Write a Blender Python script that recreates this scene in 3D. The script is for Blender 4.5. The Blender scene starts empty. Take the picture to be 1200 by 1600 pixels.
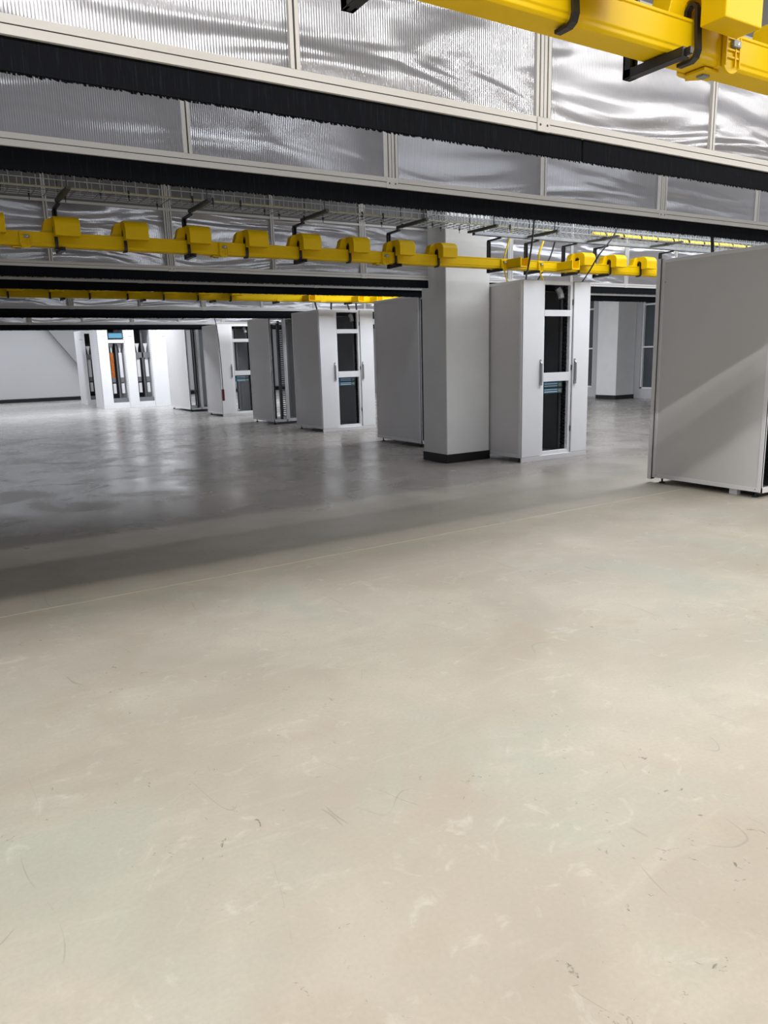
import bpy, math, random
from mathutils import Matrix, Vector
C = bpy.context.scene.collection
random.seed(4)

# ------------------------------------------------------------------ materials
def mat(name, col, rough=.5, metal=0., spec=.5, bump=0., bscale=60., var=0., vscale=3., emit=None, es=0.):
    m = bpy.data.materials.new(name); m.use_nodes = True
    nt = m.node_tree; n = nt.nodes; l = nt.links
    b = n['Principled BSDF']
    b.inputs['Base Color'].default_value = (*col, 1)
    b.inputs['Roughness'].default_value = rough
    b.inputs['Metallic'].default_value = metal
    b.inputs['Specular IOR Level'].default_value = spec
    if emit:
        b.inputs['Emission Color'].default_value = (*emit, 1); b.inputs['Emission Strength'].default_value = es
    tc = n.new('ShaderNodeTexCoord')
    if var:
        no = n.new('ShaderNodeTexNoise'); no.inputs['Scale'].default_value = vscale; no.inputs['Detail'].default_value = 5
        l.new(tc.outputs['Object'], no.inputs['Vector'])
        mr = n.new('ShaderNodeMapRange'); mr.inputs[1].default_value = .3; mr.inputs[2].default_value = .7
        mr.inputs[3].default_value = 1 - var; mr.inputs[4].default_value = 1 + var
        l.new(no.outputs['Fac'], mr.inputs[0])
        mx = n.new('ShaderNodeVectorMath'); mx.operation = 'SCALE'; mx.inputs[0].default_value = col
        l.new(mr.outputs[0], mx.inputs['Scale']); l.new(mx.outputs[0], b.inputs['Base Color'])
    if bump:
        no = n.new('ShaderNodeTexNoise'); no.inputs['Scale'].default_value = bscale; no.inputs['Detail'].default_value = 3
        l.new(tc.outputs['Object'], no.inputs['Vector'])
        bp = n.new('ShaderNodeBump'); bp.inputs['Strength'].default_value = bump; bp.inputs['Distance'].default_value = .01
        l.new(no.outputs['Fac'], bp.inputs['Height']); l.new(bp.outputs[0], b.inputs['Normal'])
    return m

M = {}
M['alu'] = mat('painted_aluminium', (.64, .63, .61), .42, .1, bump=.05, bscale=40)
M['groove'] = mat('profile_groove', (.07, .065, .065), .7)
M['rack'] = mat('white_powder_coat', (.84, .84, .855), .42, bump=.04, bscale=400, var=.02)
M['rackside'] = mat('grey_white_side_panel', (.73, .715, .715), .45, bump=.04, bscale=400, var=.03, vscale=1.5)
M['rackin'] = mat('dark_rack_lining', (.035, .038, .042), .5, var=.1)
M['rackgrey'] = mat('grey_inner_panel', (.19, .195, .205), .45, .0, var=.15, vscale=2)
M['rail'] = mat('rail_zinc', (.22, .23, .24), .4, .7)
M['black'] = mat('black_plastic', (.008, .008, .009), .5)
M['blackmetal'] = mat('black_powder_coat', (.012, .012, .013), .4)
M['yellow'] = mat('yellow_plastic', (.80, .52, .0), .45, spec=.2, bump=.03, bscale=25, var=.04)
M['yelcable'] = mat('yellow_cable', (.80, .58, .03), .5)
M['handle'] = mat('grey_handle', (.33, .34, .35), .4, .4)
M['blue'] = mat('teal_blue_patch_panel', (.03, .16, .26), .4)
M['screen'] = mat('blue_display_glass', (.10, .28, .40), .15)
M['label'] = mat('white_label', (.62, .74, .80), .5)
M['orange'] = mat('orange_cable_bundle', (.48, .13, .02), .5, var=.3, vscale=20)
M['column'] = mat('white_column_paint', (.78, .78, .77), .4, bump=.06, bscale=18, var=.03)
M['wall'] = mat('pale_wall_paint', (.55, .55, .56), .6, bump=.04, bscale=20, var=.03, vscale=.5)
M['skirt'] = mat('black_skirting', (.006, .006, .008), .45)
M['ceil'] = mat('ceiling_paint', (.42, .42, .43), .8, var=.06, vscale=.6)
M['wire'] = mat('zinc_wire', (.34, .35, .36), .5, .6)
M['galv'] = mat('galvanised_steel', (.50, .52, .54), .35, .8, var=.12, vscale=8)
M['armgrey'] = mat('dark_zinc_arm', (.07, .075, .075), .6, .1)
M['clip'] = mat('grey_clip', (.27, .30, .30), .45)
M['white'] = mat('white_print', (.85, .85, .85), .5)
M['red'] = mat('dark_red_plug', (.12, .01, .015), .4)
M['winglass'] = mat('dark_window_glass', (.075, .085, .095), .12, var=.25, vscale=.8)
M['upper'] = mat('grey_upper_sheet', (.16, .16, .165), .5, var=.1, vscale=1)
M['brushcore'] = mat('black_brush', (.006, .007, .010), .75)

def brush_mat():
    m = mat('black_bristles', (.006, .007, .010), .85, spec=.15)
    nt = m.node_tree; n = nt.nodes; l = nt.links; b = n['Principled BSDF']
    tc = n.new('ShaderNodeTexCoord'); mp = n.new('ShaderNodeMapping'); mp.inputs['Scale'].default_value = (260, 1, 9)
    no = n.new('ShaderNodeTexNoise'); no.inputs['Scale'].default_value = 1; no.inputs['Detail'].default_value = 2
    l.new(tc.outputs['Object'], mp.inputs[0]); l.new(mp.outputs[0], no.inputs['Vector'])
    r = n.new('ShaderNodeValToRGB'); r.color_ramp.elements[0].position = .55; r.color_ramp.elements[0].color = (.004, .005, .008, 1)
    r.color_ramp.elements[1].position = .8; r.color_ramp.elements[1].color = (.016, .020, .026, 1)
    l.new(no.outputs['Fac'], r.inputs[0]); l.new(r.outputs[0], b.inputs['Base Color'])
    return m
M['bristle'] = brush_mat()

def poly_mat():
    # twin-wall polycarbonate: fine vertical ribs, sagging film that smears reflections
    m = bpy.data.materials.new('twinwall_polycarbonate'); m.use_nodes = True
    nt = m.node_tree; n = nt.nodes; l = nt.links; b = n['Principled BSDF']
    tc = n.new('ShaderNodeTexCoord')
    b.inputs['Base Color'].default_value = (.56, .56, .59, 1)
    b.inputs['Metallic'].default_value = .86; b.inputs['Roughness'].default_value = .24
    mp = n.new('ShaderNodeMapping'); mp.inputs['Scale'].default_value = (.62, 1, 3.4); mp.inputs['Rotation'].default_value = (0, math.radians(7), 0)
    no = n.new('ShaderNodeTexNoise'); no.inputs['Scale'].default_value = 1.3; no.inputs['Detail'].default_value = 2.2; no.inputs['Roughness'].default_value = .4; no.inputs['Distortion'].default_value = .8
    l.new(tc.outputs['Object'], mp.inputs[0]); l.new(mp.outputs[0], no.inputs['Vector'])
    bp = n.new('ShaderNodeBump'); bp.inputs['Strength'].default_value = 1; bp.inputs['Distance'].default_value = .065
    l.new(no.outputs['Fac'], bp.inputs['Height'])
    wv = n.new('ShaderNodeTexWave'); wv.wave_type = 'BANDS'; wv.bands_direction = 'X'; wv.inputs['Scale'].default_value = 31.0; wv.inputs['Distortion'].default_value = 0
    l.new(tc.outputs['Object'], wv.inputs['Vector'])
    b2 = n.new('ShaderNodeBump'); b2.inputs['Strength'].default_value = .6; b2.inputs['Distance'].default_value = .004
    l.new(wv.outputs['Fac'], b2.inputs['Height']); l.new(bp.outputs[0], b2.inputs['Normal']); l.new(b2.outputs[0], b.inputs['Normal'])
    tr = n.new('ShaderNodeBsdfTranslucent'); tr.inputs[0].default_value = (.93, .92, .93, 1)
    df = n.new('ShaderNodeBsdfTransparent'); df.inputs[0].default_value = (.95, .95, .97, 1)
    m1 = n.new('ShaderNodeMixShader'); m1.inputs[0].default_value = .34
    m2 = n.new('ShaderNodeMixShader'); m2.inputs[0].default_value = .12
    l.new(b.outputs[0], m1.inputs[1]); l.new(tr.outputs[0], m1.inputs[2])
    l.new(m1.outputs[0], m2.inputs[1]); l.new(df.outputs[0], m2.inputs[2])
    l.new(m2.outputs[0], n['Material Output'].inputs[0])
    return m
M['poly'] = poly_mat()

def floor_mat():
    m = bpy.data.materials.new('sealed_concrete'); m.use_nodes = True
    nt = m.node_tree; n = nt.nodes; l = nt.links; b = n['Principled BSDF']
    tc = n.new('ShaderNodeTexCoord'); geo = tc.outputs['Object']
    def noise(sc, det=4, dist=0., rough=.55, stretch=None, off=(0, 0, 0)):
        mp = n.new('ShaderNodeMapping'); mp.inputs['Location'].default_value = off
        if stretch: mp.inputs['Scale'].default_value = stretch[:3]; mp.inputs['Rotation'].default_value = (0, 0, stretch[3])
        no = n.new('ShaderNodeTexNoise'); no.inputs['Scale'].default_value = sc; no.inputs['Detail'].default_value = det
        no.inputs['Distortion'].default_value = dist; no.inputs['Roughness'].default_value = rough
        l.new(geo, mp.inputs[0]); l.new(mp.outputs[0], no.inputs['Vector']); return no.outputs['Fac']
    def rng(x, a, bb, c=0., d=1.):
        r = n.new('ShaderNodeMapRange'); r.inputs[1].default_value = a; r.inputs[2].default_value = bb; r.inputs[3].default_value = c; r.inputs[4].default_value = d
        l.new(x, r.inputs[0]); return r.outputs[0]
    def mix(f, a, bb, mode='MIX'):
        x = n.new('ShaderNodeMix'); x.data_type = 'RGBA'; x.blend_type = mode
        for s, v in ((x.inputs[0], f), (x.inputs[6], a), (x.inputs[7], bb)):
            if hasattr(v, 'links'): l.new(v, s)
            else: s.default_value = v if isinstance(v, (float, int)) else (*v, 1)
        return x.outputs[2]
    def math_(op, a, bb=None):
        x = n.new('ShaderNodeMath'); x.operation = op
        for s, v in zip(x.inputs, (a, bb)):
            if v is None: continue
            if hasattr(v, 'links'): l.new(v, s)
            else: s.default_value = v
        return x.outputs[0]
    sx = n.new('ShaderNodeSeparateXYZ'); l.new(geo, sx.inputs[0])
    base = mix(rng(noise(.9, 5, .6), .38, .64), (.46, .41, .335), (.565, .515, .425))
    base = mix(rng(noise(1.1, 4, .8, off=(7, 3, 0)), .52, .68, 0, .7), base, (.44, .465, .385))       # greenish
    base = mix(rng(noise(1.6, 5, .5, off=(1, 9, 0)), .53, .70, 0, .6), base, (.45, .375, .29))        # brownish
    base = mix(rng(noise(6, 6, .4, .65, off=(4, 4, 0)), .35, .7, 0, .28), base, (.42, .385, .32))
    base = mix(rng(noise(2.2, 5, 1.5, .6, stretch=(1, 3.5, 1, .5)), .55, .8, 0, .35), base, (.66, .62, .53))
    # fine grain
    base = mix(rng(noise(3.2, 7, .9, .68, off=(8, 1, 0)), .50, .70, 0, .40), base, (.43, .40, .33))
    base = mix(rng(noise(7, 5, 1.5, .6, off=(3, 6, 0)), .60, .72, 0, .45), base, (.66, .63, .55))
    base = mix(rng(noise(70, 4), .35, .7, 0, .25), base, (.36, .33, .27))
    # dark specks and scratches
    sp = math_('MULTIPLY', rng(noise(19, 5, 1.2, .7, off=(2, 2, 0)), .645, .69), rng(noise(1.7, 2, off=(5, 1, 0)), .46, .58))
    base = mix(math_('MULTIPLY', math_('MULTIPLY', sp, .75), rng(sx.outputs[1], 3.5, 6, 1, .25)), base, (.13, .115, .10))
    # thin pencil-like scratches : iso-line of a stretched noise, gated
    def lines(sc, off, w, gate, ang):
        x = math_('ABSOLUTE', math_('SUBTRACT', noise(sc, 2, .3, .5, stretch=(1, .35, 1, ang), off=off), .5))
        return math_('MULTIPLY', rng(x, 0, w, 1, 0), rng(noise(2.6, 2, off=(off[1], off[0], 0)), gate, gate + .04))
    base = mix(math_('MULTIPLY', lines(2.2, (3, 8, 0), .0022, .60, .4), .5), base, (.22, .19, .16))
    base = mix(math_('MULTIPLY', lines(1.6, (13, 2, 0), .0018, .58, -.9), .4), base, (.24, .20, .16))
    # control joint
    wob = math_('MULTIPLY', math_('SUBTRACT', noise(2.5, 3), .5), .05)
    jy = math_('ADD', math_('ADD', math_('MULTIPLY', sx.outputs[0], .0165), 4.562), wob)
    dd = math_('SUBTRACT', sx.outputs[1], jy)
    side = math_('ADD', rng(dd, -.02, .02, 0, .18), rng(dd, 0, 2.2, 0, .82))          # beyond the joint: slightly greyer pour, plus aisle shade painted into the colour
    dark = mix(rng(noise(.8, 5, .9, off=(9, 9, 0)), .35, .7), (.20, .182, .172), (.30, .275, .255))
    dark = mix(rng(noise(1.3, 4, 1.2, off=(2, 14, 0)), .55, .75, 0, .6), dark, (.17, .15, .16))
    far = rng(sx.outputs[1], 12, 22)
    dark = mix(far, dark, (.40, .39, .38))  # far floor lightened: brightness of the lit far aisle put into the colour
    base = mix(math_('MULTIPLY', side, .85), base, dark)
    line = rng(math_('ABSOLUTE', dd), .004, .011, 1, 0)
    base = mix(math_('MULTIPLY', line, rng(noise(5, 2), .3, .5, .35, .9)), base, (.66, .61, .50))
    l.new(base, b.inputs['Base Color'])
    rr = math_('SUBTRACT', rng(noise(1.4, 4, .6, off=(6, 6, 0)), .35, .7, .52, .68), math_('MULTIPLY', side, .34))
    l.new(rr, b.inputs['Roughness']); b.inputs['Specular IOR Level'].default_value = .45
    bp = n.new('ShaderNodeBump'); bp.inputs['Strength'].default_value = .12; bp.inputs['Distance'].default_value = .01
    l.new(noise(9, 5), bp.inputs['Height']); l.new(bp.outputs[0], b.inputs['Normal'])
    return m
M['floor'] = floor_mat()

# ------------------------------------------------------------------ mesh builder
class MB:
    def __init__(s): s.v = []; s.f = []
    def box(s, x0, x1, y0, y1, z0, z1):
        k = len(s.v)
        s.v += [(x0,y0,z0),(x1,y0,z0),(x1,y1,z0),(x0,y1,z0),(x0,y0,z1),(x1,y0,z1),(x1,y1,z1),(x0,y1,z1)]
        s.f += [tuple(k+i for i in q) for q in ((0,3,2,1),(4,5,6,7),(0,1,5,4),(1,2,6,5),(2,3,7,6),(3,0,4,7))]
        return s
    def tube(s, pts, r, n=8, cap=True):
        pts = [Vector(p) for p in pts]; k = len(s.v); up = None
        for i, p in enumerate(pts):
            t = (pts[min(i+1, len(pts)-1)] - pts[max(i-1, 0)]).normalized()
            if up is None: up = Vector((0,0,1)) if abs(t.z) < .9 else Vector((1,0,0))
            a = t.cross(up).normalized(); b = a.cross(t).normalized(); up = b
            for j in range(n):
                w = 2*math.pi*j/n; s.v.append(tuple(p + a*math.cos(w)*r + b*math.sin(w)*r))
        for i in range(len(pts)-1):
            for j in range(n):
                s.f.append((k+i*n+j, k+i*n+(j+1)%n, k+(i+1)*n+(j+1)%n, k+(i+1)*n+j))
        if cap:
            s.f.append(tuple(k+j for j in range(n))[::-1]); s.f.append(tuple(k+(len(pts)-1)*n+j for j in range(n)))
        return s
    def prism(s, prof, x0, x1, axis='x'):
        # closed profile in (y,z) extruded along x  (axis 'y': profile in (x,z))
        k = len(s.v); n = len(prof)
        for x in (x0, x1):
            for a, b in prof: s.v.append((x, a, b) if axis == 'x' else (a, x, b) if axis == 'y' else (a, b, x))
        s.f.append(tuple(k+i for i in range(n))[::-1]); s.f.append(tuple(k+n+i for i in range(n)))
        for i in range(n): s.f.append((k+i, k+(i+1)%n, k+n+(i+1)%n, k+n+i))
        return s
    def build(s, name, m, parent=None, bevel=0., smooth=False, loc=(0,0,0)):
        me = bpy.data.meshes.new(name); me.from_pydata(s.v, [], s.f); me.update()
        me.materials.append(m if not isinstance(m, str) else M[m])
        import bmesh
        bm = bmesh.new(); bm.from_mesh(me); bmesh.ops.recalc_face_normals(bm, faces=bm.faces); bm.to_mesh(me); bm.free()
        if smooth:
            for p in me.polygons: p.use_smooth = True
        o = bpy.data.objects.new(name, me); C.objects.link(o); o.location = loc
        if parent: o.parent = parent
        if bevel:
            bv = o.modifiers.new('bevel', 'BEVEL'); bv.width = bevel; bv.segments = 2; bv.limit_method = 'ANGLE'
        return o
def tag(o, label=None, cat=None, group=None, kind=None):
    for k, v in (('label', label), ('category', cat), ('group', group), ('kind', kind)):
        if v: o[k] = v
    return o
def thing(name, loc, label, cat, group=None):
    o = bpy.data.objects.new(name, None); C.objects.link(o); o.location = loc; o.empty_display_size = .1
    return tag(o, label, cat, group)
def struct(name, mb, m, **k): return tag(mb.build(name, m, **k), kind='structure')
def copy_tree(o, parent=None):
    c = o.copy(); C.objects.link(c); c.parent = parent
    for ch in [x for x in bpy.data.objects if x.parent == o]: copy_tree(ch, c)
    return c

# ------------------------------------------------------------------ shell
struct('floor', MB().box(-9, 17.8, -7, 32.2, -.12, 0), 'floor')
struct('ceiling', MB().box(-9, 17.8, -7, 32.2, 4.3, 4.4), 'ceil')
struct('wall_far', MB().box(-9, 17.8, 32, 32.2, 0, 4.3), 'wall')
struct('baseboard_far', MB().box(-9, 17.62, 31.975, 32, 0, .14), 'skirt')
tag(MB().prism([(3.9, 3.35), (4.62-.02, 2.699), (5.58, 1.327), (6.4, .2), (17.0, .2), (17.0, 3.35)], 31.7, 31.98, 'y').build('trim_1', mat('grey_slanted_paint', (.36, .36, .37), .6, bump=.04, bscale=20)), kind='structure')  # darker grey slab with a slanted edge before the far wall
# right wall with tall windows, between piers
wr = MB()
wins = [(-2.2, .4), (2.9, 5.5), (7.2, 9.8), (11.7, 14.47), (16.25, 19.0), (21.0, 24.0), (26, 29)]
y = -7
for a, b in wins:
    wr.box(17.7, 17.95, y, a, 0, 4.3); wr.box(17.7, 17.95, a, b, 0, .28); wr.box(17.7, 17.95, a, b, 3.5, 4.3); y = b
wr.box(17.7, 17.95, y, 32, 0, 4.3)
struct('wall_right', wr, 'wall')
for i, (a, b) in enumerate(wins):
    w = struct(f'window_{i+1}', MB().box(17.80, 17.82, a, b, .28, 3.5), 'winglass')
    fr = MB()
    nm = 3
    for k in range(nm+1):
        yy = a + (b-a)*k/nm; yy = min(max(yy, a+.025), b-.025); fr.box(17.74, 17.8, yy-.025, yy+.025, .28, 3.5)
    fr.box(17.74, 17.8, a, b, .28, .32); fr.box(17.74, 17.8, a, b, 3.46, 3.5)
    for z in (1.45, 2.62): fr.box(17.735, 17.8, a, b, z-.022, z+.022)
    fr.build('window_frame', 'rack', w)

def column(x0, x1, y0, y1, label):
    t = thing('column', ((x0+x1)/2, (y0+y1)/2, 0), label, 'column')
    hx, hy = (x1-x0)/2, (y1-y0)/2
    MB().box(-hx, hx, -hy, hy, .0, 4.3).build('shaft', 'column', t, bevel=.012)
    MB().box(-hx-.008, hx+.008, -hy-.008, hy+.008, 0, .115).build('skirting', 'skirt', t, bevel=.003)
column(5.755, 6.462, 7.717, 8.245, 'white square column with black base in front of the first white rack row')
column(16.93, 17.69, 14.65, 15.38, 'far white column with black base between tall dark windows')

# ------------------------------------------------------------------ containment walls
X0, DX = 1.2575, 1.162
ZB, ZL, ZT, ZU = 2.227, 2.324, 2.378, 2.93
def containment(Y, xa, xb, label, gap=None, fine=True):
    t = thing('containment_wall', (0, Y, ZB), label, 'containment wall', None)
    z = lambda v: v - ZB
    # bottom rail: T-slot profile
    r = MB().box(xa, xb, -.02, .02, z(ZL), z(ZL)+.026).box(xa, xb, -.020, .02, z(ZL)+.030, z(ZT))
    r.build('bottom_rail', 'alu', t)
    MB().box(xa, xb, -.0165, .0165, z(ZL)+.024, z(ZL)+.032).build('rail_groove', 'groove', t)
    MB().box(xa, xb, -.02, .02, z(3.46), z(3.5)).build('top_rail', 'alu', t)
    MB().box(xa, xb, -.018, .018, z(ZU)-.012, z(ZU)+.012).build('middle_rail', 'alu', t)
    # brush
    b = MB(); b.box(xa, gap-.006 if gap else xb, -.006, .006, .006, z(ZL))
    if gap: b.box(gap+.006, xb, -.006, .006, .006, z(ZL))
    rn = random.Random(int(Y*10)); x = xa
    st = .0085 if fine else .03
    while x < xb:
        if not (gap and gap-.006 < x < gap+.006):
            l = rn.uniform(-.0035, .002) if fine else rn.uniform(-.002, .002); sk = rn.uniform(-.003, .003)
            k = len(b.v); y = rn.uniform(-.004, .004)
            b.v += [(x, y, z(ZL)-.01), (x+st*1.15, y, z(ZL)-.01), (x+st*1.05+sk, y, l), (x+sk, y, l+rn.uniform(0, .004))]
            b.f.append((k, k+1, k+2, k+3))
        x += st
    b.build('brush_strip', 'bristle', t)
    # posts and sheets
    ks = range(math.ceil((xa-X0)/DX), math.floor((xb-X0)/DX)+1)
    last = xa
    for k in ks:
        x = X0 + k*DX
        if x - xa < .1 or xb - x < .1: continue
        p = MB(); g = MB()
        if k % 2:
            for s in (-.022, .022):
                p.box(x+s-.0195, x+s-.004, -.021, .021, z(ZT), z(3.46)).box(x+s+.004, x+s+.0195, -.021, .021, z(ZT), z(3.46))
                g.box(x+s-.004, x+s+.004, -.016, .016, z(ZT), z(3.46))
            g.box(x-.0025, x+.0025, -.016, .016, z(ZT), z(3.46))
            MB().box(x-.036, x+.036, -.025, -.0202, z(ZL)-.004, z(ZL)+.05).build('joint_plate', 'alu', t, bevel=.002)
            h = MB()
            for s in (-.02, .02): h.tube([(x+s, -.0262, z(ZL)+.022), (x+s, -.0245, z(ZL)+.022)], .005, 8)
            h.build('bolt', 'groove', t)
        else:
            p.box(x-.0185, x-.004, -.021, .021, z(ZT), z(3.46)).box(x+.004, x+.0185, -.021, .021, z(ZT), z(3.46))
            g.box(x-.004, x+.004, -.016, .016, z(ZT), z(3.46))
        q = p.build('post', 'alu', t); g.build('post_groove', 'groove', q)
        MB().box(last, x, -.004, .004, z(ZT), z(ZU)-.012).build('clear_sheet', 'poly', t)
        MB().box(last, x, -.004, .004, z(ZU)+.012, z(3.46)).build('upper_sheet', 'upper', t)
        last = x
    MB().box(last, xb, -.004, .004, z(ZT), z(ZU)-.012).build('clear_sheet', 'poly', t)
    MB().box(last, xb, -.004, .004, z(ZU)+.012, z(3.46)).build('upper_sheet', 'upper', t)
    MB().box(xa-.03, xa, -.022, .022, 0, z(3.5)).build('end_post', 'alu', t)
    return t
containment(2.559, -5.5, 12, 'nearest overhead containment wall of ribbed clear sheet with black brush, behind the big yellow duct', gap=2.673)
containment(3.758, -5.5, 12, 'second overhead containment wall, its brush ending on the nearest right rack')
containment(8.02, -5.5, 5.70, 'third overhead containment wall in shade, left of the white column')
containment(8.02, 6.50, 14, 'bright overhead containment wall right of the white column, behind the nearer duct outlets')
containment(9.288, -5.5, 14, 'fourth overhead containment wall, seen as a rail and brush under the third', fine=False)
containment(13.90, -5.5, 14, 'fifth overhead containment wall, a sheet strip behind the second long duct', fine=False)
containment(14.80, -5.5, 14, 'sixth overhead containment wall, brush only, just behind the fifth', fine=False)
containment(19.30, -5.5, 14, 'seventh overhead containment wall, thin sheet strip above the last black brush', fine=False)
containment(20.10, -5.5, 14, 'farthest overhead containment wall, black brush above the far white racks', fine=False)

# ------------------------------------------------------------------ yellow fibre ducts
W, HD = .117, .115
def arc(cx, cz, r, a0, a1, n=8): return [(cx + r*math.cos(math.radians(a0+(a1-a0)*i/n)), cz + r*math.sin(math.radians(a0+(a1-a0)*i/n))) for i in range(n+1)]
def duct_seg(x0, x1, t, name='trough'):
    prof = [(.012, 0), (W-.012, 0), (W-.004, .010), (W-.004, .022), (W, .028), (W, HD-.012), (W+.004, HD-.010), (W+.004, HD), (-.004, HD), (-.004, HD-.010), (0, HD-.012), (0, .028), (.004, .022), (.004, .010)]
    return MB().prism(prof, x0, x1).build(name, 'yellow', t, bevel=.002)
def hood(x, t, w=.20, bx=.03):
    # arched spill-over exit: inverted J over the front wall of the trough
    out = [(.10, HD)] + arc(.035, HD+.055, .065, 0, 90, 6) + arc(-.06, HD+.045, .075, 90, 180, 6) + [(-.135, .075), (-.040, .075)]
    inn = arc(-.005, HD+.030, .035, 180, 0, 8) + [(.03, HD)]
    ramp = [(x-.10, HD), (x+.004, HD), (x+.004, HD+.118)] + [(x-.10*math.sin(math.radians(a))*.0-.0-.085+.085*(1-math.sin(math.radians(a))), HD+.118-.118*(1-math.cos(math.radians(a)))) for a in (0,)][:0] + [(x-.03, HD+.112), (x-.055, HD+.09), (x-.065, HD+.05), (x-.075, HD+.02)]
    mb = MB().prism(out + inn, x, x+w).prism(ramp, .028, W-.006, 'y')
    return mb.build('spillover_hood', 'yellow', t, bevel=.004)
def strap(x, t, thick=.011, w=.026):
    pts = [(.05, -.012), (.0, -.012), (-.016, -.003), (-.024, .018), (-.020, .07), (-.016, HD+.03), (-.004, HD+.048), (.012, HD+.048), (.024, HD+.035), (.026, HD)]
    L = []; R_ = []
    for i, p in enumerate(pts):
        a = pts[max(i-1, 0)]; b = pts[min(i+1, len(pts)-1)]
        dx, dz = b[0]-a[0], b[1]-a[1]; d = math.hypot(dx, dz); nx, nz = -dz/d, dx/d
        L.append((p[0]+nx*thick/2, p[1]+nz*thick/2)); R_.append((p[0]-nx*thick/2, p[1]-nz*thick/2))
    return MB().prism(L + R_[::-1], x-w/2, x+w/2).build('hook_strap', 'blackmetal', t)
def coupler(x, t, detail=True):
    c = MB().box(x-.055, x+.055, -.0015, W+.002, -.002, HD-.014).build('coupler', 'yellow', t, bevel=.004)
    if detail:
        # shield-shaped latch on the front
        sh = [(x-.045, HD-.006), (x+.045, HD-.006), (x+.045, .012)] + [(x+.043*math.cos(math.radians(a)), .008-.030*math.sin(math.radians(a))) for a in range(15, 180, 15)] + [(x-.045, .012)]
        s = MB().prism([(a, b) for a, b in sh], -.014, -.004, 'y').build('latch', 'yellow', c, bevel=.002)
        r = MB()
        for dx in (-.041, .012, .036): r.box(x+dx-.003, x+dx+.003, -.022, -.013, .0, HD-.02)
        for zz in (.028, .052, .088): r.box(x-.042, x+.042, -.020, -.013, zz-.003, zz+.003)
        r.build('latch_rib', 'yellow', s)
        k = MB().box(x-.012, x+.030, -.029, -.014, .060, .082).build('grey_clip', 'clip', c, bevel=.002)
        MB().prism([(x+.004, .066), (x+.018, .066), (x+.018, .078)], -.0305, -.0288, 'y').build('arrow_mark', 'white', k)
        # the same latch under the trough
        if x > 5: return c
        u = MB().prism([(x-.10, .02), (x-.02, .02), (x-.02, .10), (x-.06, .118+.012), (x-.10, .10)], -.014, -.003, 'z').build('bottom_latch', 'yellow', c, bevel=.003)
        MB().box(x-.072, x-.035, .045, .075, -.022, -.013).build('grey_clip', 'clip', c, bevel=.002)
        MB().prism([(x-.13+.055*(1-math.cos(math.radians(a))), W-.01+.026*math.sin(math.radians(a))) for a in range(0, 181, 20)], -.004, .02, 'z').build('latch_edge', 'yellow', c)
    return c
def outlet(x, t):
    # U-shaped branch trough running toward the viewer
    th = .008; y1 = -.25
    MB().box(x-.06, x+.06, y1, 0, 0, th).box(x-.06, x-.06+th, y1, 0, 0, HD*.9).box(x+.06-th, x+.06, y1, 0, 0, HD*.9)\
        .box(x-.066, x+.066, y1-.012, y1, -.006, th).box(x-.066, x-.052, y1-.012, y1, 0, HD*.9+.006).box(x+.052, x+.066, y1-.012, y1, 0, HD*.9+.006)\
        .build('branch_outlet', 'yellow', t, bevel=.002)
def duct(Y, Z, xa, xb, hoods, couplers, outlets, label, detail=True):
    t = thing('fiber_duct', (0, Y, Z), label, 'cable duct')
    cs = [xa] + sorted(couplers) + [xb]
    for a, b in zip(cs, cs[1:]): duct_seg(a+.002, b-.002, t)
    for x in couplers: coupler(x, t, detail)
    for x in hoods: hood(x-.02, t); strap(x, t)
    for x in outlets: outlet(x, t)
    return t
H = .565
duct(1.80, 2.37, -5, 9, [1.20+H*k*1.03 - 2*H for k in range(0, 9)], [.1, 2.60, 4.9], [], 'big yellow plastic fiber duct overhead, nearest one, crossing the top right corner')
duct(7.00, 2.37, -5, 11, [1.155 - H*8 + H*k for k in range(0, 15+1)] + [7.30, 7.88, 8.47], [.92, 2.62, 4.42, 6.07, 6.66, 8.9], [6.17, 7.0], 'yellow fiber duct with arched hoods passing in front of the white column')
duct(12.35, 2.385, -5, 11, [1.30 - H*8 + H*k for k in range(0, 15)] + [8.1, 8.7], [2.75, 5.6, 6.45], [6.1, 7.1, 7.5], 'second long yellow fiber duct, above the middle rack row', False)
duct(17.50, 2.385, -5, 11, [1.5 - H*8 + H*k for k in range(0, 16)], [2.9, 5.6, 6.8], [6.3, 7.2], 'farthest yellow fiber duct, a thin strip seen between black brushes', False)

def bracket(x, Y, Z, label, top=.322, rod=False):
    # black C bracket: upright behind the duct, one arm under it, one above
    t = thing('duct_bracket', (x, Y+.155+.02, Z), label, 'bracket', None)
    MB().box(-.019, -.007, -.02, .012, -.034, top).box(.007, .019, -.02, .012, -.034, top).box(-.019, .019, .004, .012, -.034, top).build('upright', 'blackmetal', t)
    MB().box(-.019, .019, -.235, .012, -.034, -.004).box(-.008, .008, -.255, -.235, -.030, -.008).build('lower_arm', 'blackmetal', t, bevel=.002)
    MB().prism([(.012, top), (.012, top+.018), (-.22, top+.022), (-.22, top+.006), (-.02, top)], -.016, .016).build('upper_arm', 'blackmetal', t, bevel=.002)
    b = MB()
    for yy in (-.175, -.205): b.tube([(0, yy, top+.015), (0, yy, top+.045)], .006, 6)
    b.build('bolt', 'blackmetal', t)
    if rod: MB().tube([(0, -.19, top+.02), (0, -.19, 4.31-Z)], .005, 8).build('threaded_rod', 'armgrey', t)
    return t
bracket(2.29, 1.80, 2.37, 'black bracket carrying the nearest duct, whole arm in view at the upper right', rod=True)
bracket(1.15, 1.80, 2.37, 'black bracket tip at the top edge, left end of the nearest duct', rod=True)
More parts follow.
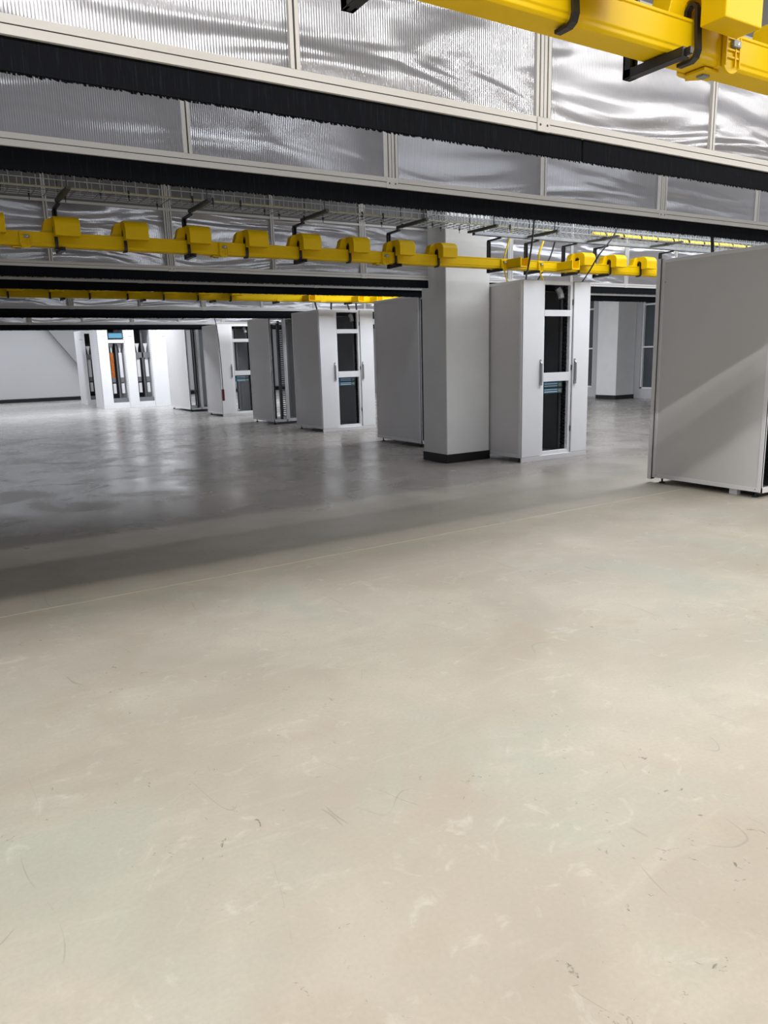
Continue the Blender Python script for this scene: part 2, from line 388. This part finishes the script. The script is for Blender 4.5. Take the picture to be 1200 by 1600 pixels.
for x, lb in ((1.195, 'black C bracket under the front duct, first from the left edge'), (2.32, 'black C bracket under the front duct, second from the left edge'),
              (3.45, 'black C bracket under the front duct, third from the left edge'), (4.58, 'black C bracket under the front duct, last before the column'),
              (5.99, 'black C bracket just right of the white column'), (6.58, 'second black C bracket right of the white column, between the two branch outlets'),
              (7.22, 'black C bracket under the second branch outlet'), (7.79, 'black C bracket between the hoods right of the branch outlets'),
              (9.10, 'black C bracket next to the nearest rack, rightmost under the front duct')):
    bracket(x, 7.0, 2.37, lb)
for i, x in enumerate((.9, 2.05, 3.25, 4.4, 5.55, 7.0)):
    bracket(x, 12.35, 2.385, 'black bracket under the second long duct, ' + ['first', 'second', 'third', 'fourth', 'fifth', 'sixth'][i] + ' from the left', rod=True)

# ------------------------------------------------------------------ wire trays
def wire_tray(xa, xb, Y, Z, w, h, step, label, r=.0028):
    t = thing('wire_cable_tray', (0, Y, Z), label, 'cable tray')
    b = MB(); x = xa
    while x <= xb:
        b.box(x-r, x+r, 0, w, -r, r).box(x-r, x+r, -r, r, 0, h).box(x-r, x+r, w-r, w+r, 0, h); x += step
    b.build('cross_wires', 'wire', t)
    c = MB()
    for yy in (0, w*.25, w*.5, w*.75, w): c.box(xa, xb, yy-r, yy+r, -r, r)
    for zz in (h*.5, h): c.box(xa, xb, -r, r, zz-r, zz+r).box(xa, xb, w-r, w+r, zz-r, zz+r)
    c.build('long_wires', 'wire', t)
    return t
wire_tray(-3, 12, 6.60, 2.753, .30, .13, .095, 'long zinc wire basket tray hanging above the duct with hoods')
wire_tray(5.2, 13, 7.10, 2.93, .28, .20, .055, 'fine mesh wire tray with tall sides, upper right behind the hanging black cables')
def run(name, pts, r, m, label, cat, group=None, ties=None):
    b = MB().tube([Vector(p) for p in pts], r, 8).build(name, m, None, smooth=True)
    return tag(b, label, cat, group)
def smooth_pts(P, n=10):
    P = [Vector(p) for p in P]; out = []
    for i in range(len(P)-1):
        p0 = P[max(i-1, 0)]; p1 = P[i]; p2 = P[i+1]; p3 = P[min(i+2, len(P)-1)]
        for k in range(n):
            t = k/n; out.append(.5*((2*p1) + (p2-p0)*t + (2*p0-5*p1+4*p2-p3)*t*t + (3*p1-p0-3*p2+p3)*t**3))
    out.append(P[-1]); return out
run('cable', smooth_pts([(-3+.5*k, 6.622, 2.7645+.002*math.sin(k*2.3)) for k in range(20)], 3), .0075, mat('pale_yellow_cable', (.46, .42, .20), .5), 'thin pale yellow cable tied along the wire tray above the hoods', 'cable')
t = thing('cable_bundle', (7.2, 6.65, 2.772), 'bright yellow cable bundle with black ties in the wire tray at right', 'cable bundle')
for dy, dz in ((0, 0), (.022, .004), (.010, .018)):
    MB().tube(smooth_pts([(.4*k, dy+.006*math.sin(k*1.7+dy*90), dz+.003*math.sin(k*2.1)) for k in range(13)], 3), .012, 8).build('cable', 'yelcable', t, smooth=True)
for k in range(15): MB().tube([(.2+.32*k, .010, .004), (.212+.32*k, .010, .004)], .032, 10).build('cable_tie', 'black', t)
b = MB()
rn = random.Random(3)
rn = random.Random(3)
for k in range(26):
    x = -.2+.24*k + rn.uniform(-.05, .05); yy = rn.choice((6.60, 6.62, 6.75, 6.88))
    tag(MB().box(-.006, .006, -.008, .008, -.018, .034).box(-.003, .003, -.002, .002, -.045, -.016).build('cable_tie', 'black', None, loc=(x, yy, 2.753)),
        'black cable tie hanging under the shaded wire tray', 'cable tie', 'black cable ties along the wire tray')
s = thing('strut_channel', (5.6, 6.945, 2.716), 'long pale galvanised strut over the duct, right of the column', 'strut')
MB().box(0, 4.6, 0, .004, 0, .042).box(0, 4.6, .038, .042, 0, .042).box(0, 4.6, 0, .042, 0, .004).build('channel', 'galv', s)
MB().box(-.004, 0, -.002, .044, -.002, .044).build('end_cap', 'armgrey', s)
arms = [(1.195, 'first'), (2.32, 'second'), (3.45, 'third'), (4.58, 'fourth'), (5.50, 'fifth'), (6.40, 'sixth'), (7.40, 'seventh'), (8.6, 'eighth')]
for x, o in arms:
    a = thing('tray_support_arm', (x, 6.72, 2.716), f'dark grey steel arm under the wire tray, {o} from the left', 'support arm')
    MB().prism([(-.28, .008), (-.28, .032), ((.27 if x < 5.45 else .215), .032), ((.27 if x < 5.45 else .215), .008), (.0, .0)], -.018, .018).build('arm', 'armgrey', a, bevel=.002)
    MB().tube([(0, -.22, .03), (0, -.22, 1.58)], .006, 8).build('threaded_rod', 'armgrey', a)
    MB().tube([(0, .200, .03), (0, .200, 1.58)], .006, 8).build('threaded_rod', 'armgrey', a)

# hanging power whips and fibre drops
def whip(pts, r, m, label): return run('hanging_cable', smooth_pts(pts), r, m, label, 'cable')
whip([(6.15, 6.53, 4.3), (6.14, 6.53, 3.3), (6.122, 6.53, 2.938), (6.09, 6.54, 2.60), (6.19, 6.70, 2.375), (6.42, 6.98, 2.31), (6.616, 7.2, 2.287)], .010, 'black', 'thick black cable dropping straight onto the rack right of the column, left one')
whip([(7.9, 6.53, 4.3), (7.72, 6.53, 3.3), (7.442, 6.53, 2.80), (7.232, 6.6, 2.517), (7.257, 6.75, 2.37), (7.42, 6.98, 2.31), (7.604, 7.2, 2.284)], .009, 'black', 'black cable slanting down to the right corner of that rack')
whip([(7.45, 7.40, 3.3), (7.36, 7.40, 3.02), (7.24, 7.42, 2.62), (7.02, 7.45, 2.275)], .010, 'black', 'black cable slanting behind the duct to the middle of the rack top')
whip([(6.98, 7.22, 2.9), (6.90, 7.22, 2.72), (6.87, 7.25, 2.58), (6.95, 7.32, 2.42), (7.12, 7.40, 2.275)], .013, 'yelcable', 'yellow cable curving down behind the duct onto the rack right of the column')
whip([(7.30, 7.24, 2.9), (7.34, 7.24, 2.7), (7.27, 7.28, 2.5), (7.05, 7.35, 2.275)], .004, 'handle', 'thin grey wire bowing between duct and rack top')
whip([(6.50, 7.33, 2.9), (6.44, 7.34, 2.72), (6.40, 7.36, 2.55), (6.44, 7.40, 2.40), (6.53, 7.45, 2.278)], .010, 'yelcable', 'thin yellow cable beside the column edge, behind the duct')
whip([(6.10, 4.62, 3.2), (6.52, 4.62, 2.78), (6.60, 4.62, 2.42), (6.62, 4.62, 2.268)], .016, 'black', 'short thick black cable entering the top of the nearest right rack')
for x, x2, yy, lb, m in ((6.45, 6.60, 12.9, 'black cable dropping to the left top corner of the middle rack', 'black'), (6.93, 6.90, 12.9, 'black cable dropping straight to the middle rack top', 'black'),
                     (7.12, 7.30, 12.9, 'second black cable crossing beside it onto the middle rack', 'black'), (7.42, 7.46, 12.9, 'black cable at the right of the middle rack top', 'black')):
    whip([(x, yy, 2.9), (x+(x2-x)*.6, yy, 2.5), (x2, yy, 2.275)], .017, m, lb)
w = thing('plugged_cable', (6.47, 18.0, .55), 'long black cable hanging beside the far rack with dark red plug', 'cable')
MB().tube(smooth_pts([(-.22, -.02, 2.3), (-.06, -.03, 1.72), (-.01, -.03, 1.0), (0, -.03, .14)]), .010, 6).build('cord', 'black', w, smooth=True)
MB().tube([(0, -.03, .14), (0, -.03, .10), (0, -.03, -.12), (0, -.03, -.14)], .032, 10).build('plug', 'red', w)

# ------------------------------------------------------------------ racks
HR = 2.27
def manager_open(t, x0, x1, D, back=True):
    # open cable manager: frame and black fingers
    f = MB().box(x0, x0+.03, 0, .03, .05, HR).box(x1-.03, x1, 0, .03, .05, HR).box(x0, x1, 0, .03, HR-.06, HR).box(x0, x1, 0, .03, .05, .10)
    f.build('manager_frame', 'rack', t, bevel=.002)
    if back: MB().box(x0+.02, x1-.02, .16, .20, .10, HR-.06).build('manager_back', 'rackin', t)
    g = MB(); z = .16
    while z < HR-.12:
        g.box(x1-.055, x1-.034, .02, .13, z, z+.018); g.box(x0+.034, x0+.05, .02, .13, z, z+.018); z += .045
    g.build('cable_fingers', 'black', t)
def manager_door(t, x0, x1, hside):
    d = MB().box(x0+.004, x1-.004, -.022, -.002, .065, HR-.004).build('door', 'rack', t, bevel=.003)
    hx = x0+.035 if hside < 0 else x1-.035
    h = MB().box(hx-.014, hx+.014, -.030, -.022, .98, 1.30)
    h.prism([(-.03, 1.0), (-.055, 1.03), (-.055, 1.25), (-.03, 1.28), (-.026, 1.27), (-.043, 1.24), (-.043, 1.04), (-.026, 1.01)], hx-.010, hx+.010)
    h.box(hx-.018, hx+.018, -.045, -.022, .975, 1.02)
    h.build('handle', 'handle', d, bevel=.002)
def feet(t, W_, D):
    for x in (.06, W_-.06):
        for y in (.08, D-.08):
            MB().tube([(x, y, .0), (x, y, .012)], .03, 12).tube([(x, y, .01), (x, y, .06)], .010, 8).build('levelling_foot', 'rackin', t)
def rack_core(t, x0, x1, D, bars, panelz=None, stripe=False, glassy=True):
    f = MB().box(x0, x0+.045, 0, .05, .05, HR).box(x1-.045, x1, 0, .05, .05, HR).box(x0+.045, x1-.045, 0, .05, HR-.045, HR).box(x0+.045, x1-.045, 0, .05, .05, .11)
    f.build('door_frame', 'rack', t, bevel=.003)
    h = MB()
    for z in (.35, 1.15, 1.98): h.tube([(x1-.006, -.006, z), (x1-.006, -.006, z+.07)], .007, 8)
    h.build('hinge', 'rackin', t)
    for x in (x0+.055, x1-.085):
        MB().box(x, x+.03, .12, .145, .10, HR-.05).build('mounting_rail', 'rail', t)
        MB().box(x, x+.03, D-.16, D-.135, .10, HR-.05).build('mounting_rail', 'rail', t)
    MB().box(x0+.10, x0+.135, D*.45, D*.45+.05, .11, HR-.05).build('inner_post', 'rail', t)
    g = MB(); z = .16
    while z < HR-.10:
        g.box(x1-.052, x1-.012, .055, .15, z, z+.020); z += .0445
    g.build('cable_fingers', 'black', t)
    MB().box(x1-.050, x1-.008, .15, .19, .11, HR-.05).build('finger_duct', 'black', t)
    for (za, zb) in bars: MB().box(x0+.04, x1-.04, -.006, .004, za, zb).build('blanking_bar', 'rack', t, bevel=.002)
    if panelz is not None:
        for dz in (0, -.075):
            z = panelz + dz
            p = MB().box(x0+.05, x1-.10, .06, .115, z, z+.068).build('patch_panel', 'blue', t, bevel=.003)
            q = MB()
            for zz in (z+.014, z+.042): q.box(x0+.12, x1-.19, .0575, .0602, zz, zz+.012)
            q.build('label_strip', 'label', p)
            MB().box(x1-.17, x1-.12, .056, .0602, z+.012, z+.055).build('port_block', mat('brass_ports', (.35, .33, .18), .5) if 'ports' not in M else M['ports'], p)
def rack(X, Y, label, kind, D=1.2, back=True, side_open=False):
    t = thing('network_rack', (X, Y, 0), label, 'network rack')
    m0, m1, W_ = .34, .88, 1.18
    # side panels with folded edges
    for sx, nm in ((0, 'side_panel'), (W_-.018, 'side_panel')):
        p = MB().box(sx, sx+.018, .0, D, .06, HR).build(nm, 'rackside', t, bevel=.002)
        if sx == 0:
            MB().box(-.006, 0, .0, D, .06, .10).box(-.006, 0, .0, D, HR-.03, HR).box(-.006, 0, .0, .035, .10, HR-.03).box(-.006, 0, D-.03, D, .10, HR-.03).build('panel_edge', 'rack', p)
            s = MB()
            for yy in (.05, D-.05):
                for zz in (.085, 2.05): s.tube([(-.0085, yy, zz), (-.005, yy, zz)], .006, 8)
            s.build('screw', 'handle', p)
    MB().box(0, W_, 0, D, HR, HR+.004).build('top_cover', 'rack', t)
    MB().box(.02, W_-.02, .03, D-.02, .06, .075).build('floor_pan', 'rackgrey', t)
    if back: MB().box(m0-.01, m0+.005, .05, D-.02, .075, HR).build('inner_wall', 'rackin', t)
    else:
        for yy in (.30, D*.55, D-.14): MB().box(m0-.01, m0+.02, yy, yy+.09, .075, HR-.12).build('inner_post', 'rackin', t)
    MB().box(m1-.005, m1+.01, .05, D-.02, .075, HR).build('inner_wall', 'rackgrey', t)
    if back:
        bk = MB().box(m0+.0, m0+.30, D-.02, D, .075, HR).box(m0, m1, D-.02, D, HR-.16, HR).build('rear_panel', 'rackgrey', t)
        MB().box(m0+.30, m1, D-.02, D-.005, .075, HR-.16).build('rear_door', 'rackin', t)
    MB().box(m0, m1, .25, D-.05, HR-.11, HR-.10).build('top_shelf', 'rail', t)
    feet(t, W_, D)
    if kind == 'door':
        MB().box(0, W_, -.022, .0, .0, .062).build('plinth', 'rackside', t, bevel=.002)
        manager_door(t, 0, m0, 1); manager_door(t, m1+.0, W_, -1)
        rack_core(t, m0, m1, D, [(1.838, 1.916), (1.017, 1.13)], .935)
        MB().tube(smooth_pts([(m1-.12, .16, 2.20), (m1-.09, .14, 2.14), (m1-.09, .12, 2.07)]), .04, 10).build('cable_sleeve', mat('white_sleeve', (.55, .56, .58), .5), t, smooth=True)
    else:
        manager_open(t, 0, m0, D, back); manager_open(t, m1, W_, D, back)
        rack_core(t, m0, m1, D, [], None)
    return t
R1 = rack(6.531, 3.903, 'nearest white rack at the right edge, large plain side panel crossed by a light streak', 'open', 1.21)
c = MB().tube([(.12, .17, .03), (.16, .17, .03)], .03, 14).build('castor', 'black', R1)
MB().box(.04, .10, .26, .34, .0, .05).build('packing_block', 'rack', R1)
MB().box(-.02, .05, 1.215, 1.26, .04, HR+.01).build('rear_post', 'rack', R1)
MB().box(-.018, .03, 1.211, 1.2145, .04, HR+.01).build('rear_gap', 'groove', R1)
rack(6.486, 7.127, 'white rack right of the near column with two handled doors and blue patch panels', 'door', .86)
rack(6.486, 9.362, 'plain grey-white rack side and open front partly hidden behind the near column', 'open', 1.28)
rack(6.486, 12.655, 'white rack in the middle with handled doors, left of the plain rack side', 'door', 1.14, back=False)
rack(6.486, 14.952, 'open-fronted rack with see-through black interior between two closed-door racks', 'open', 1.17, back=False)
rack(6.486, 18.146, 'distant white rack with handled door and blue panels beside the red plug', 'door', 1.12, back=False)
HR = 2.42
rack(6.486, 20.75, 'distant open rack beside the far white cabinets, its long blank side in front', 'open', 1.9, back=False)

# far group of white cabinets
def far_cabinet(X, Y, Wd, label, variant, Dp=1.2, group=None, s=None):
    t = thing('equipment_cabinet', (X, Y, 0), label, 'cabinet', group)
    Hh = 2.52; s = s or .30*Wd/.8
    MB().box(0, s, -.02, 0, .06, Hh).box(Wd-.03, Wd, -.02, 0, .06, Hh).box(s, Wd-.03, -.02, 0, Hh-.10, Hh).box(s, Wd-.03, -.02, 0, .06, .17).build('front_frame', 'rack', t, bevel=.003)
    MB().box(0, .02, 0, Dp, .06, Hh).build('side_panel', 'rack', t); MB().box(Wd-.02, Wd, 0, Dp, .06, Hh).build('side_panel', 'rack', t)
    g = MB(); z = .2
    while z < Hh-.1: g.box(-.006, 0, .06, .10, z, z+.025); g.box(Wd-.029, Wd-.012, -.026, -.02, z, z+.02); z += .06
    g.build('perforation', 'handle', t)
    MB().box(0, Wd, 0, Dp, Hh, Hh+.004).build('top_cover', 'rack', t)
    MB().box(0, Wd, -.02, Dp, 0, .06).build('plinth', 'rack', t)
    MB().box(.02, Wd-.02, Dp-.02, Dp, .06, Hh).build('rear_panel', 'rackin', t)
    MB().box((s+Wd)/2-.025, (s+Wd)/2+.02, .10, .14, .17, Hh-.1).build('centre_post', 'rail', t)
    if variant == 0:
        d = MB().box(s+.01, Wd-.04, -.028, -.018, 2.14, 2.34).build('display_panel', 'skirt', t)
        MB().box(s+.03, Wd-.06, -.032, -.028, 2.17, 2.315).build('display_screen', 'screen', d)
        MB().box(s, Wd-.03, -.022, -.0, 2.02, 2.12).build('blanking_bar', 'rack', t)
    a, b = s+.06, (s+Wd)/2+.07
    lo, hi = (a, a+.10), (b, b+.10)
    for j, (u, v) in enumerate((lo, hi)):
        mt = 'orange' if (variant == 0 and j == 0) else 'rack'
        MB().box(u, v, .16, .2, .95, 1.72).build('cable_panel', mt, t)
        MB().prism([(u-.02, 2.0), (v+.02, 2.0), (v-.02, 1.86), (v-.035, 1.72), (u+.035, 1.72), (u+.02, 1.86)], .16, .2, 'y').build('funnel_bracket', 'rackside', t)
        MB().box(u, v, .15, .2, .80, .95).build('grey_module', 'rackgrey', t)
        MB().box(u+.01, v, .16, .2, .45, .76).build('white_module', 'rack', t)
    MB().box(s, Wd-.03, .02, .2, .17, .30).build('base_tray', 'rackgrey', t)
    MB().box(s+.0, Wd-.03, .10, .2, 1.55, 1.72).build('cross_module', 'rackgrey', t) if variant == 1 else None
    MB().box(s-.18, s-.06, -.0225, -.02, 2.21, 2.225).build('name_plate', 'handle', t)
    return t
far_cabinet(4.95, 24.66, .80, 'far white cabinet with blue display window and orange cables inside', 0)
far_cabinet(5.757, 24.66, .80, 'far white cabinet with two tall slots, right of the one with the blue display', 1)
far_cabinet(6.564, 24.66, .80, 'far white cabinet mostly hidden behind the distant open rack side', 1, s=.55)
far_cabinet(5.0, 27.6, .95, 'farthest white cabinet with dark door, just left of the blue-display cabinet', 1, s=.11)
HR = 2.27

# ------------------------------------------------------------------ light
def area(name, x, y, z, sx, sy, power, col=(1, 1, 1), rot=(0, 0, 0)):
    L = bpy.data.lights.new(name, 'AREA'); L.shape = 'RECTANGLE'; L.size = sx; L.size_y = sy; L.energy = power; L.color = col
    o = bpy.data.objects.new(name, L); C.objects.link(o); o.location = (x, y, z); o.rotation_euler = rot
    tag(o, kind='structure'); return o
WARM = (1, .975, .94); COOL = (.90, .94, 1.0)
def strip(n, x0, x1, y, z, p, col): area(n, (x0+x1)/2, y, z, x1-x0, .07, p, col)
strip('ceiling_light', -4, 11, .06, 3.7, 375, WARM)
area('ceiling_light', 2.5, -4.2, 3.7, 13, 1.5, 75, WARM)
area('ceiling_light', 3, 3.50, 3.62, 14, .35, 95, COOL)  # lamp added to brighten the second wall's sheets without washing the rack side
area('ceiling_light', 9.7, 5.9, 3.8, 7, 1.3, 260, COOL)
area('ceiling_light', 9.7, 11.2, 3.8, 7, 1.3, 260, COOL)
area('ceiling_light', 9.7, 16.7, 3.8, 7, 1.3, 240, COOL)
strip('ceiling_light', 5, 13, 8.65, 3.7, 35, COOL)
strip('ceiling_light', 5, 13, 14.3, 3.7, 35, COOL)
area('ceiling_light', 6.5, 22.6, 3.8, 13, 1.2, 480, COOL)
area('ceiling_light', 5.5, 29, 3.8, 15, 1.2, 300, COOL)
wd = bpy.data.worlds.new('w'); bpy.context.scene.world = wd; wd.use_nodes = True
wd.node_tree.nodes['Background'].inputs[0].default_value = (.82, .86, 1, 1); wd.node_tree.nodes['Background'].inputs[1].default_value = .31

# ------------------------------------------------------------------ camera
cam = bpy.data.cameras.new('camera'); co = bpy.data.objects.new('camera', cam); C.objects.link(co)
cam.sensor_fit = 'VERTICAL'; cam.sensor_height = 36; cam.sensor_width = 27; cam.lens = 36*1154.865/1600
cam.clip_start = .02
r = Vector((0.84773207, -0.52975475, -0.02665053)); d = Vector((-0.13164418, -0.16145807, -0.97805987)); f = Vector((0.51382892, 0.8326411, -0.20661232))
co.matrix_world = Matrix(((r.x, -d.x, -f.x, 0), (r.y, -d.y, -f.y, 0), (r.z, -d.z, -f.z, 1.4), (0, 0, 0, 1)))
bpy.context.scene.camera = co
vs = bpy.context.scene.view_settings
vs.view_transform = 'Standard'; vs.exposure = .27; vs.look = 'None'
